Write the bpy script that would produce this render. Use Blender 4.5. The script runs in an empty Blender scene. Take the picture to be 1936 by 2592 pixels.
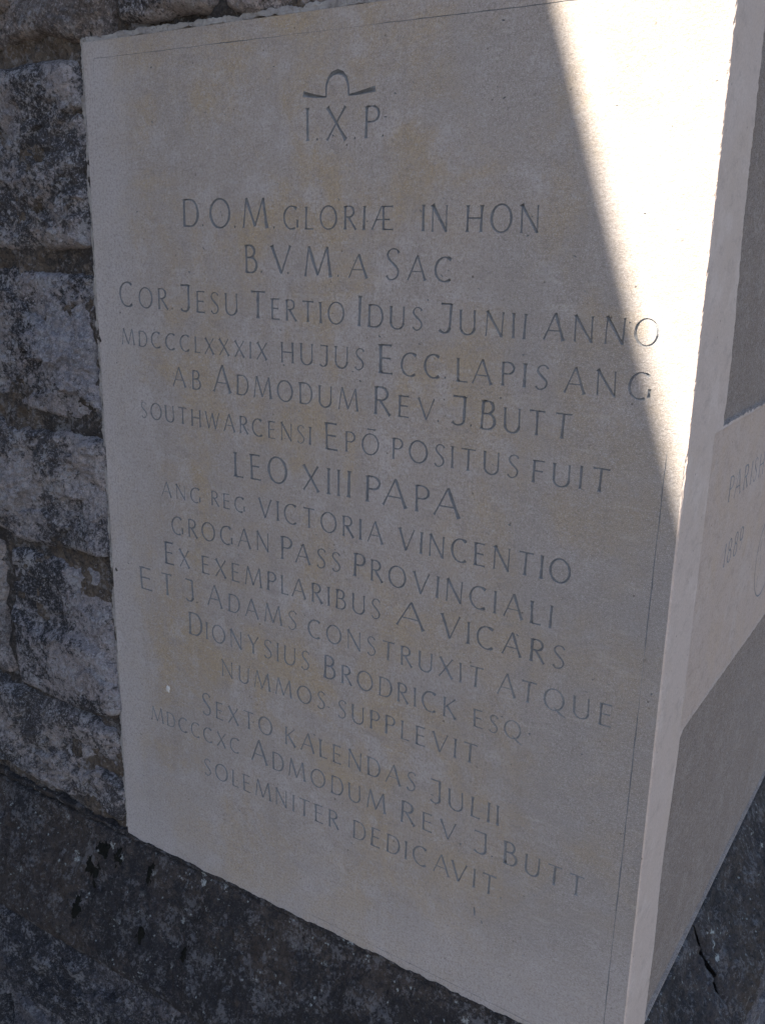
import bpy, bmesh, math, random
import numpy as np
from mathutils import Matrix, Vector
from mathutils.geometry import delaunay_2d_cdt

sc = bpy.context.scene
COL = sc.collection

# ------------------------------------------------------------------ camera
cam_d = bpy.data.cameras.new('camera'); cam = bpy.data.objects.new('camera', cam_d); COL.objects.link(cam)
sc.camera = cam
cam_d.sensor_fit = 'VERTICAL'; cam_d.sensor_height = 36.0
cam_d.lens = 36.0 * 2396.47 / 2592.0
cam_d.clip_start = 0.02; cam_d.clip_end = 500
CR = np.array([[0.84027622, 0.54176181, 0.02074432],
               [0.16168676, -0.21390197, -0.96337979],
               [-0.51748746, 0.81285921, -0.26733696]])     # rows: right, down, forward
u_, s_, v_ = np.linalg.svd(CR); CR = u_ @ v_
M = Matrix.Identity(4)
for i in range(3):
    M[i][0] = CR[0][i]; M[i][1] = -CR[1][i]; M[i][2] = -CR[2][i]
M.translation = (0.7714052, -0.6673177, 0.67629771)
cam.matrix_world = M
sc.render.resolution_x = 764; sc.render.resolution_y = 1024

# ------------------------------------------------------------------ light
SUN = Vector((-0.30, -0.75, 0.843)).normalized()           # direction towards the sun
EL = math.asin(SUN.z)
world = bpy.data.worlds.new('World'); sc.world = world; world.use_nodes = True
wn = world.node_tree.nodes; wl = world.node_tree.links
bg = wn['Background']
sky = wn.new('ShaderNodeTexSky'); sky.sky_type = 'NISHITA'; sky.sun_disc = False
sky.sun_elevation = EL; sky.sun_rotation = math.atan2(SUN.x, SUN.y)
sky.air_density = 1.0; sky.dust_density = 1.0; sky.ozone_density = 1.6
wl.new(sky.outputs['Color'], bg.inputs['Color']); bg.inputs['Strength'].default_value = 0.05
sd = bpy.data.lights.new('sun', 'SUN'); sd.energy = 5.0; sd.angle = math.radians(0.48); sd.color = (1.0, 0.90, 0.75)
so = bpy.data.objects.new('sun', sd); COL.objects.link(so)
so.rotation_euler = (-SUN).to_track_quat('-Z', 'Y').to_euler()
sc.view_settings.view_transform = 'Standard'; sc.view_settings.look = 'None'
sc.view_settings.exposure = 2.25; sc.view_settings.gamma = 1.0
sc.view_settings.use_curve_mapping = False

GROUND = -0.85
W, H, DEPTH = 0.600, 0.858, 0.78       # the carved stone

# ------------------------------------------------------------------ noise
def vnoise(x, y, z, seed=0):
    x = np.asarray(x, float); y = np.asarray(y, float) + 0 * x; z = np.asarray(z, float) + 0 * x
    xi = np.floor(x).astype(np.int64); yi = np.floor(y).astype(np.int64); zi = np.floor(z).astype(np.int64)
    fx, fy, fz = x - xi, y - yi, z - zi
    fx = fx*fx*fx*(fx*(fx*6-15)+10); fy = fy*fy*fy*(fy*(fy*6-15)+10); fz = fz*fz*fz*(fz*(fz*6-15)+10)
    def hsh(a, b, c):
        n = (a*374761393 + b*668265263 + c*2147483647 + seed*1274126177) & 0xffffffff
        n = ((n ^ (n >> 13)) * 1274126177) & 0xffffffff
        n = ((n ^ (n >> 16)) * 2246822519) & 0xffffffff
        return ((n ^ (n >> 15)) & 0xffffff) / float(0xffffff) * 2 - 1
    r = 0
    for dx in (0, 1):
        wx = fx if dx else 1 - fx
        for dy in (0, 1):
            wy = fy if dy else 1 - fy
            for dz in (0, 1):
                wz = fz if dz else 1 - fz
                r = r + wx*wy*wz*hsh(xi+dx, yi+dy, zi+dz)
    return r
def fbm(x, y, z, seed=0, octv=4, gain=0.5):
    a, r, f = 1.0, 0, 1.0
    for o in range(octv):
        r = r + a * vnoise(x*f + o*17.3, y*f + o*5.1, z*f - o*9.7, seed + o)
        a *= gain; f *= 2.03
    return r
def ridged(x, y, z, seed=0, octv=3):
    a, r, f = 1.0, 0, 1.0
    for o in range(octv):
        r = r + a * (1 - 2*np.abs(vnoise(x*f, y*f + o*3.3, z*f, seed + 31*o)))
        a *= 0.5; f *= 2.1
    return r

# ------------------------------------------------------------------ object helpers
def mesh_obj(name, verts, faces, mat, parent=None, smooth=False):
    me = bpy.data.meshes.new(name)
    verts = np.asarray(verts, float)
    if isinstance(faces, np.ndarray):
        n, k = faces.shape
        me.vertices.add(len(verts)); me.vertices.foreach_set('co', verts.ravel())
        me.loops.add(n*k); me.loops.foreach_set('vertex_index', faces.ravel().astype(np.int32))
        me.polygons.add(n); me.polygons.foreach_set('loop_start', np.arange(0, n*k, k, dtype=np.int32))
        me.update(calc_edges=True); me.validate()
    else:
        me.from_pydata([tuple(v) for v in verts], [], faces); me.update()
    if smooth:
        me.polygons.foreach_set('use_smooth', np.ones(len(me.polygons), bool))
    me.materials.append(mat)
    o = bpy.data.objects.new(name, me); COL.objects.link(o)
    if parent is not None:
        o.parent = parent
        if parent.type == 'EMPTY':
            o.location = -parent.location
    return o
def thing(name, label, cat, loc=(0, 0, 0), group=None):
    e = bpy.data.objects.new(name, None); COL.objects.link(e); e.location = loc
    e.empty_display_size = 0.1; e['label'] = label; e['category'] = cat
    if group: e['group'] = group
    return e
def grid_faces(nu, nv, flip=False):
    i, j = np.meshgrid(np.arange(nu-1), np.arange(nv-1), indexing='ij')
    a = (i*nv + j).ravel(); b = a + nv; c = b + 1; d = a + 1
    return np.stack([a, d, c, b] if flip else [a, b, c, d], 1)

# ------------------------------------------------------------------ materials
class NT:
    def __init__(s, name):
        s.m = bpy.data.materials.new(name); s.m.use_nodes = True
        s.n = s.m.node_tree.nodes; s.l = s.m.node_tree.links
        s.b = s.n['Principled BSDF']; s.b.inputs['Roughness'].default_value = 0.92
        s.b.inputs['Specular IOR Level'].default_value = 0.25
        s.geo = s.n.new('ShaderNodeNewGeometry').outputs['Position']
    def mapped(s, scale=(1, 1, 1), rot=(0, 0, 0), loc=(0, 0, 0)):
        m = s.n.new('ShaderNodeMapping'); s.l.new(s.geo, m.inputs[0])
        m.inputs['Scale'].default_value = scale; m.inputs['Rotation'].default_value = rot; m.inputs['Location'].default_value = loc
        return m.outputs[0]
    def noise(s, scale, detail=4, rough=0.55, vec=None, dist=0.0):
        t = s.n.new('ShaderNodeTexNoise'); t.inputs['Scale'].default_value = scale
        t.inputs['Detail'].default_value = detail; t.inputs['Roughness'].default_value = rough
        t.inputs['Distortion'].default_value = dist
        s.l.new(vec if vec is not None else s.geo, t.inputs['Vector']); return t.outputs['Fac']
    def voro(s, scale, vec=None, out='Distance'):
        t = s.n.new('ShaderNodeTexVoronoi'); t.inputs['Scale'].default_value = scale
        s.l.new(vec if vec is not None else s.geo, t.inputs['Vector']); return t.outputs[out]
    def ramp(s, f, p0, p1, v0=0.0, v1=1.0, smooth=True):
        r = s.n.new('ShaderNodeMapRange'); r.interpolation_type = 'SMOOTHSTEP' if smooth else 'LINEAR'
        s.l.new(f, r.inputs['Value'])
        for k, v in zip(('From Min', 'From Max', 'To Min', 'To Max'), (p0, p1, v0, v1)): r.inputs[k].default_value = v
        return r.outputs[0]
    def math(s, op, a, b=None):
        r = s.n.new('ShaderNodeMath'); r.operation = op
        for k, v in enumerate((a, b)):
            if v is None: continue
            if isinstance(v, (int, float)): r.inputs[k].default_value = v
            else: s.l.new(v, r.inputs[k])
        return r.outputs[0]
    def mix(s, f, a, b, mode='MIX'):
        r = s.n.new('ShaderNodeMix'); r.data_type = 'RGBA'; r.blend_type = mode
        for k, v in ((0, f), (6, a), (7, b)):
            if isinstance(v, (int, float)): r.inputs[k].default_value = v
            elif isinstance(v, tuple): r.inputs[k].default_value = v + (1,)
            else: s.l.new(v, r.inputs[k])
        return r.outputs[2]
    def xyz(s):
        r = s.n.new('ShaderNodeSeparateXYZ'); s.l.new(s.geo, r.inputs[0]); return r.outputs
    def bump(s, h, dist, strength=1.0, prev=None):
        r = s.n.new('ShaderNodeBump'); r.inputs['Distance'].default_value = dist; r.inputs['Strength'].default_value = strength
        s.l.new(h, r.inputs['Height'])
        if prev is not None: s.l.new(prev, r.inputs['Normal'])
        return r.outputs[0]
    def done(s, col, nrm=None):
        s.l.new(col, s.b.inputs['Base Color'])
        if nrm is not None: s.l.new(nrm, s.b.inputs['Normal'])
        return s.m

def fine_stone(name, base, ochre, pale, amt=0.8, grain=1.0, rough_mm=0.0006, dark=0.0, front=False):
    t = NT(name)
    big = t.noise(10.0, 8, 0.70, dist=0.5)
    med = t.noise(24.0, 6, 0.65)
    c = t.mix(t.ramp(big, 0.43, 0.63, 0, amt), base, ochre)
    c = t.mix(t.ramp(med, 0.50, 0.66, 0, 0.65), c, pale)
    med2 = t.noise(60.0, 6, 0.75, vec=t.mapped(loc=(3, 7, 1), scale=(.7, .7, 1.2)))
    fl = t.noise(150.0, 5, 0.75, vec=t.mapped(scale=(.6, .6, 1.3), rot=(0, .2, 0)))
    c = t.mix(t.ramp(fl, 0.52, 0.68, 0, 0.45*grain), c, pale)
    c = t.mix(t.ramp(med2, 0.50, 0.68, 0, 0.6), c, tuple(v*0.72 for v in base))
    if front:
        run = t.noise(38, 5, 0.7, vec=t.mapped(scale=(1, 1, .09)))
        c = t.mix(t.ramp(run, 0.50, 0.66, 0, 0.22), c, tuple(v*0.62 for v in base))
        run2 = t.noise(70, 4, 0.7, vec=t.mapped(scale=(1, 1, .12), loc=(5, 1, 2)))
        c = t.mix(t.ramp(run2, 0.52, 0.68, 0, 0.18), c, pale)
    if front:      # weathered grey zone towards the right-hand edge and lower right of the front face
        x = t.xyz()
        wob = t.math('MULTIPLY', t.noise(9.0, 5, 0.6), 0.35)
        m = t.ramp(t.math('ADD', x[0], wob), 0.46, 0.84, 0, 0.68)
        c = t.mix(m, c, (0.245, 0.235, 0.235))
        # pale, less stained band on the left side and at the foot
        m2 = t.ramp(t.math('ADD', x[0], t.math('MULTIPLY', wob, 0.35)), 0.060, 0.15, 0.75, 0.0)
        c = t.mix(m2, c, pale)
        m3 = t.ramp(t.math('ADD', x[2], t.math('MULTIPLY', wob, 0.6)), 0.12, 0.26, 0.45, 0.0)
        c = t.mix(m3, c, pale)
        sc_ = t.noise(70, 4, 0.6, vec=t.mapped(scale=(0.3, 1, 1.5), rot=(0, 0.45, 0)))
        m4 = t.math('MULTIPLY', t.ramp(sc_, 0.56, 0.70, 0, 0.28), t.ramp(x[0], 0.25, 0.5))
        c = t.mix(m4, c, (0.50, 0.46, 0.43))
    g1 = t.noise(420, 5, 0.75); g2 = t.noise(1500, 3, 0.8)
    c = t.mix(t.ramp(g1, 0.44, 0.64, 0, 0.38*grain), c, tuple(v*0.55 for v in base))
    c = t.mix(t.ramp(g2, 0.5, 0.66, 0, 0.40*grain), c, tuple(min(1, v*1.3) for v in pale))
    # small shell holes and specks
    v = t.voro(110); sel = t.noise(55, 2, 0.5)
    spk = t.math('MULTIPLY', t.ramp(v, 0.05, 0.13, 1, 0), t.ramp(sel, 0.56, 0.62))
    c = t.mix(t.math('MULTIPLY', spk, 0.6), c, (0.10, 0.085, 0.075))
    tool = t.noise(330, 5, 0.8, vec=t.mapped(scale=(0.8, 0.8, 1.15), rot=(0.1, 0.35, 0.1)))
    n = t.bump(tool, rough_mm*1.6, 0.9)
    n = t.bump(g1, rough_mm, 0.8, n)
    n = t.bump(t.math('SUBTRACT', 1.0, spk), 0.0006, 0.7, n)
    return t.done(c, n)

PALE = (0.475, 0.445, 0.45)
M_front = fine_stone('limestone_dressed_front', (0.380, 0.338, 0.312), (0.400, 0.315, 0.212), PALE, 0.95, 1.45, 0.0006, front=True)
M_letter = fine_stone('limestone_cut_groove', (0.195, 0.205, 0.226), (0.20, 0.19, 0.18), (0.26, 0.27, 0.29), 0.4, 1.3, 0.0006)  # this and the worn groove: weathered grey with bluish sky light painted in
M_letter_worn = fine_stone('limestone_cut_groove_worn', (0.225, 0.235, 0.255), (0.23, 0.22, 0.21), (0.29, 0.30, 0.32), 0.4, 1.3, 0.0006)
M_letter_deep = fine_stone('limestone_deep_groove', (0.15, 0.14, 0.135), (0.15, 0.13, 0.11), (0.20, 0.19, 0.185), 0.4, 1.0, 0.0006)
M_strip = fine_stone('limestone_smooth_margin', (0.52, 0.435, 0.395), (0.50, 0.41, 0.35), (0.59, 0.51, 0.475), 0.5, 0.7, 0.0003)
M_panel = fine_stone('limestone_side_panel', (0.475, 0.385, 0.340), (0.48, 0.375, 0.30), (0.52, 0.445, 0.41), 0.8, 1.1, 0.0005)
M_tool = fine_stone('limestone_tooled_rough', (0.385, 0.322, 0.29), (0.34, 0.276, 0.24), (0.48, 0.415, 0.385), 0.9, 2.6, 0.0022)

def rubble(name, warm=(0.33, 0.295, 0.29), cool=(0.235, 0.23, 0.26), dark=0.55, pale=0.6, rust=0.5, spots=0.0, off=0.0):
    t = NT(name)
    L = t.mapped(loc=(off, off*0.7, off*1.3))
    a = t.noise(6.0, 5, 0.6, vec=L)
    c = t.mix(t.ramp(a, 0.35, 0.65), warm, cool)
    f = t.noise(85, 6, 0.75, vec=L)
    c = t.mix(t.ramp(f, 0.40, 0.68, 0, 0.65), c, tuple(min(1, v*1.8) for v in warm))
    f2 = t.noise(240, 4, 0.8, vec=L)
    c = t.mix(t.ramp(f2, 0.50, 0.62, 0, 0.55), c, tuple(v*0.35 for v in cool))
    # rust brown in the bedding
    r = t.noise(16, 5, 0.65, vec=t.mapped(scale=(1, 1, 2.2), loc=(off+4, off, off)))
    c = t.mix(t.ramp(r, 0.58, 0.72, 0, rust), c, (0.125, 0.082, 0.045))
    # black-grey lichen patches, with a finely broken edge
    l1 = t.noise(9, 4, 0.6, vec=t.mapped(loc=(off+9, off+2, off))); l2 = t.noise(120, 5, 0.8, vec=L)
    lm = t.math('ADD', t.math('MULTIPLY', l1, 0.65), t.math('MULTIPLY', l2, 0.42))
    m = t.ramp(lm, 0.50, 0.57, 0, 1)
    c = t.mix(t.math('MULTIPLY', m, dark), c, (0.030, 0.031, 0.036))
    # pale grey-blue crust
    p1 = t.noise(38, 5, 0.7, vec=t.mapped(loc=(off+1, off+5, off))); p2 = t.noise(210, 4, 0.8, vec=L)
    pm = t.math('ADD', t.math('MULTIPLY', p1, 0.5), t.math('MULTIPLY', p2, 0.55))
    c = t.mix(t.ramp(pm, 0.54, 0.60, 0, pale), c, (0.42, 0.415, 0.44))
    if spots > 0:
        v = t.n.new('ShaderNodeTexVoronoi'); v.inputs['Scale'].default_value = 150; v.inputs['Randomness'].default_value = 1
        t.l.new(t.mapped(scale=(1, 1, 1), loc=(off, 0, 0)), v.inputs['Vector'])
        rg1 = t.math('ADD', v.outputs['Distance'], t.math('MULTIPLY', t.math('SUBTRACT', t.noise(520, 3, 0.8), 0.5), 0.9))
        s1 = t.math('MULTIPLY', t.ramp(rg1, 0.12, 0.22, 1, 0), t.ramp(t.noise(60, 3, 0.6), 0.54, 0.60))
        c = t.mix(t.math('MULTIPLY', s1, spots), c, (0.42, 0.46, 0.46))
        v2 = t.voro(46, vec=t.mapped(loc=(2, 3, off)))
        rag = t.math('ADD', v2, t.math('MULTIPLY', t.math('SUBTRACT', t.noise(300, 4, 0.8), 0.5), 0.9))
        s2 = t.math('MULTIPLY', t.ramp(rag, 0.10, 0.17, 1, 0), t.ramp(t.noise(11, 2, 0.5), 0.52, 0.57))
        c = t.mix(t.math('MULTIPLY', s2, spots), c, (0.52, 0.55, 0.54))
    n = t.bump(f, 0.0050, 1.0)
    n = t.bump(f2, 0.0020, 1.0, n)
    n = t.bump(p2, 0.0016, 0.9, n)
    g = t.noise(700, 3, 0.8)
    c = t.mix(t.ramp(g, 0.38, 0.56, 0.28, 0.0), c, (0.02, 0.02, 0.023))
    c = t.mix(t.ramp(t.noise(430, 3, 0.8, vec=L), 0.54, 0.64, 0, 0.45), c, tuple(min(1, v*2.4) for v in cool))
    n = t.bump(g, 0.0008, 0.9, n)
    return t.done(c, n)
M_rub = [rubble('rubble_stone_weathered', off=0.0, dark=0.85, pale=0.8),
         rubble('rubble_stone_warm', warm=(0.35, 0.295, 0.27), cool=(0.26, 0.24, 0.25), dark=0.6, pale=0.6, rust=0.75, off=3.7),
         rubble('rubble_stone_blue', warm=(0.30, 0.27, 0.275), cool=(0.225, 0.225, 0.26), dark=0.95, pale=0.85, rust=0.3, off=8.1)]
M_joint = rubble('old_dark_mortar', warm=(0.14, 0.112, 0.09), cool=(0.085, 0.072, 0.064), dark=0.7, pale=0.4, rust=0.6, off=5.5)
M_plinth = rubble('plinth_stone_dark', warm=(0.074, 0.060, 0.052), cool=(0.054, 0.050, 0.056), dark=0.75, pale=0.30, rust=0.25, spots=0.9, off=12.0)
M_base = rubble('base_stone_bluegrey', warm=(0.14, 0.128, 0.135), cool=(0.11, 0.115, 0.145), dark=0.85, pale=0.55, rust=0.3, off=15.0)
def mortar_mat():
    t = NT('pale_lime_mortar')
    a = t.noise(45, 5, 0.7)
    c = t.mix(t.ramp(a, 0.4, 0.7), (0.42, 0.40, 0.39), (0.27, 0.25, 0.245))
    c = t.mix(t.ramp(t.noise(190, 4, 0.8), 0.55, 0.66, 0, 0.6), c, (0.14, 0.13, 0.12))
    n = t.bump(t.noise(300, 5, 0.8), 0.0025, 0.9)
    return t.done(c, n)
M_mort = mortar_mat()
def moss_mat():
    t = NT('black_moss')
    c = t.mix(t.noise(300, 3, 0.7), (0.006, 0.006, 0.006), (0.018, 0.018, 0.013))
    return t.done(c, t.bump(t.noise(700, 3, 0.8), 0.002, 1.0))
M_moss = moss_mat()
def ground_mat():
    t = NT('worn_path')
    v = t.voro(60); a = t.noise(3, 5, 0.6)
    c = t.mix(t.ramp(v, 0.0, 0.6), (0.115, 0.098, 0.082), (0.066, 0.057, 0.050))
    c = t.mix(t.ramp(a, 0.4, 0.65, 0, 0.4), c, (0.085, 0.072, 0.06))
    return t.done(c, t.bump(v, 0.01, 0.8))
M_ground = ground_mat()

# ------------------------------------------------------------------ lettering: a roman capital built from tapered chisel strokes
TK, TN = 0.054, 0.031
def st(p, q, h=TK, f0=1, f1=1):
    ts = [0, .035, .10, .3, .5, .7, .9, .965, 1]
    pts = [(p[0]+(q[0]-p[0])*t, p[1]+(q[1]-p[1])*t) for t in ts]
    k = [1.0]*9
    if f0: k[0], k[1], k[2] = 1.9, 1.35, 1.05
    if f1: k[8], k[7], k[6] = 1.9, 1.35, 1.05
    k[4] = .92
    return (pts, [h*a for a in k])
def arc(cx, cy, rx, ry, a0, a1, n=14, h0=TN, h1=TK, e0=0, e1=0):
    pts, hs = [], []
    for i in range(n+1):
        t = i/n; a = math.radians(a0+(a1-a0)*t)
        pts.append((cx+rx*math.cos(a), cy+ry*math.sin(a)))
        h = h0+(h1-h0)*abs(math.cos(a))**1.4
        if e0 and t < .08: h *= e0
        if e1 and t > .92: h *= e1
        hs.append(h)
    return (pts, hs)
def poly(pts, hs): return (pts, hs)
def O_(w): return [arc(w/2, .5, w/2-.04, .50, 88, 272, 18), arc(w/2, .5, w/2-.04, .50, -92, 92, 18)]
def C_(w, lo=-52, hi=52): return [arc(w*.56, .5, w*.50, .50, hi, 360+lo, 26, e0=1.7, e1=1.5)]
def bowl(x, cy, rx, ry): return [poly([(x, cy+ry), (x+rx*.45, cy+ry)], [TN, TN]), arc(x+rx*.45, cy, rx*.55, ry, 90, -90, 14), poly([(x+rx*.45, cy-ry), (x, cy-ry)], [TN, TN])]
def S_():
    P_ = [(.42, .86), (.36, .96), (.25, .995), (.14, .95), (.075, .84), (.085, .72), (.17, .60), (.29, .48), (.385, .36), (.41, .23), (.36, .09), (.24, .005), (.12, .02), (.05, .13)]
    K_ = [.05, .028, .026, .03, .036, .042, .046, .047, .045, .04, .033, .027, .03, .055]
    pts, hs = [], []
    n = len(P_)
    for i in range(n-1):
        p0, p1, p2, p3 = P_[max(i-1, 0)], P_[i], P_[i+1], P_[min(i+2, n-1)]
        for t in (0, .33, .66):
            f = lambda k: .5*((2*p1[k])+(-p0[k]+p2[k])*t+(2*p0[k]-5*p1[k]+4*p2[k]-p3[k])*t*t+(-p0[k]+3*p1[k]-3*p2[k]+p3[k])*t**3)
            pts.append((f(0), f(1))); hs.append(K_[i]+(K_[i+1]-K_[i])*t)
    pts.append(P_[-1]); hs.append(K_[-1])
    return [(pts, hs)]
GL = {
 'I': (.12, [st((.06, 1), (.06, 0))]),
 'X': (.70, [st((.06, 1), (.64, 0)), st((.62, 1), (.05, 0), TN)]),
 'P': (.50, [st((.08, 1), (.08, 0))] + bowl(.08, .75, .39, .24)),
 'D': (.66, [st((.08, 1), (.08, 0))] + bowl(.08, .5, .56, .485)),
 'M': (.96, [st((.16, 1.05), (.04, 0), TN, 0, 1), st((.16, 1.05), (.48, .06), TK, 0, 0), st((.80, 1.05), (.48, .06), TN, 0, 0), st((.80, 1.05), (.92, 0), TK, 0, 1)]),
 'G': (.76, C_(.74, -62, 50) + [st((.70, .42), (.70, .07), TK, 1, 0)]),
 'L': (.46, [st((.08, 1), (.08, 0)), st((.08, .02), (.43, .025), TN, 0, 1)]),
 'O': (.82, O_(.82)), 'Q': (.84, O_(.82) + [poly([(.40, .16), (.52, .05), (.70, -.10), (.92, -.22)], [.025, .05, .055, .022])]),
 'R': (.58, [st((.08, 1), (.08, 0))] + bowl(.08, .76, .38, .23) + [st((.22, .53), (.56, 0), TK, 0, 1)]),
 '+': (1.0, [st((.44, .98), (.03, 0), TN, 0, 1), st((.52, 1), (.52, 0)), st((.44, .98), (.95, .98), TN, 0, 1), st((.20, .42), (.80, .44), TN, 0, 1), st((.52, .02), (.95, .02), TN, 0, 1)]),
 'N': (.78, [st((.10, 1.0), (.10, 0), TN), st((.08, 1.03), (.68, .02), TK, 1, 0), st((.68, 1), (.68, 0), TN)]),
 'H': (.70, [st((.08, 1), (.08, 0)), st((.62, 1), (.62, 0)), st((.08, .52), (.62, .52), TN, 0, 0)]),
 'B': (.56, [st((.08, 1), (.08, 0))] + bowl(.08, .77, .34, .22) + bowl(.08, .28, .42, .27)),
 'V': (.76, [st((.05, 1), (.38, 0), TK, 1, 0), st((.71, 1), (.38, 0), TN, 1, 0)]),
 'A': (.78, [st((.40, 1.05), (.04, 0), TN, 0, 1), st((.40, 1.05), (.74, 0), TK, 0, 1), st((.19, .37), (.60, .37), .024, 0, 0)]),
 'S': (.46, S_()), 'C': (.72, C_(.74)),
 'J': (.46, [st((.05, .985), (.40, .985), TN, 1, 0), st((.38, 1), (.38, .2), TK, 1, 0), arc(.20, .2, .18, .20, 0, -150, 12, e1=1.5)]),
 'E': (.52, [st((.08, 1), (.08, 0)), st((.08, .98), (.46, .98), TN, 0, 1), st((.08, .53), (.42, .53), TN, 0, 1), st((.08, .02), (.48, .02), TN, 0, 1)]),
 'F': (.48, [st((.08, 1), (.08, 0)), st((.08, .98), (.46, .98), TN, 0, 1), st((.08, .53), (.42, .53), TN, 0, 1)]),
 'U': (.68, [st((.07, 1), (.07, .3), TK, 1, 0), arc(.34, .3, .27, .30, 180, 360, 16), st((.61, 1), (.61, .3), TN*1.2, 1, 0)]),
 'T': (.66, [st((.04, .98), (.62, .98), TN, 1, 1), st((.33, .98), (.33, 0), TK, 0, 1)]),
 'W': (1.0, [st((.04, 1), (.27, 0), TK, 1, 0), st((.50, .95), (.27, 0), TN, 0, 0), st((.50, .95), (.72, 0), TK, 0, 0), st((.96, 1), (.72, 0), TN, 1, 0)]),
 'K': (.62, [st((.08, 1), (.08, 0)), st((.56, 1), (.10, .48), TN, 1, 0), st((.20, .58), (.60, 0), TK, 0, 1)]),
 'Y': (.66, [st((.04, 1), (.33, .48), TK, 1, 0), st((.62, 1), (.33, .48), TN, 1, 0), st((.33, .48), (.33, 0), TK, 0, 1)]),
 '1': (.14, [st((.07, 1), (.07, 0))]),
 '8': (.52, [arc(.26, .75, .18, .24, 88, 272), arc(.26, .75, .18, .24, -92, 92), arc(.26, .26, .22, .26, 88, 272), arc(.26, .26, .22, .26, -92, 92)]),
 '9': (.52, [arc(.26, .70, .20, .29, 88, 272), arc(.26, .70, .20, .29, -92, 92), poly([(.455, .68), (.44, .45), (.36, .2), (.20, 0)], [.045, .04, .033, .04])]),
}
GL['*'] = (.82, O_(.82) + [st((.24, 1.22), (.62, 1.22), TN, 1, 1)])

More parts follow.
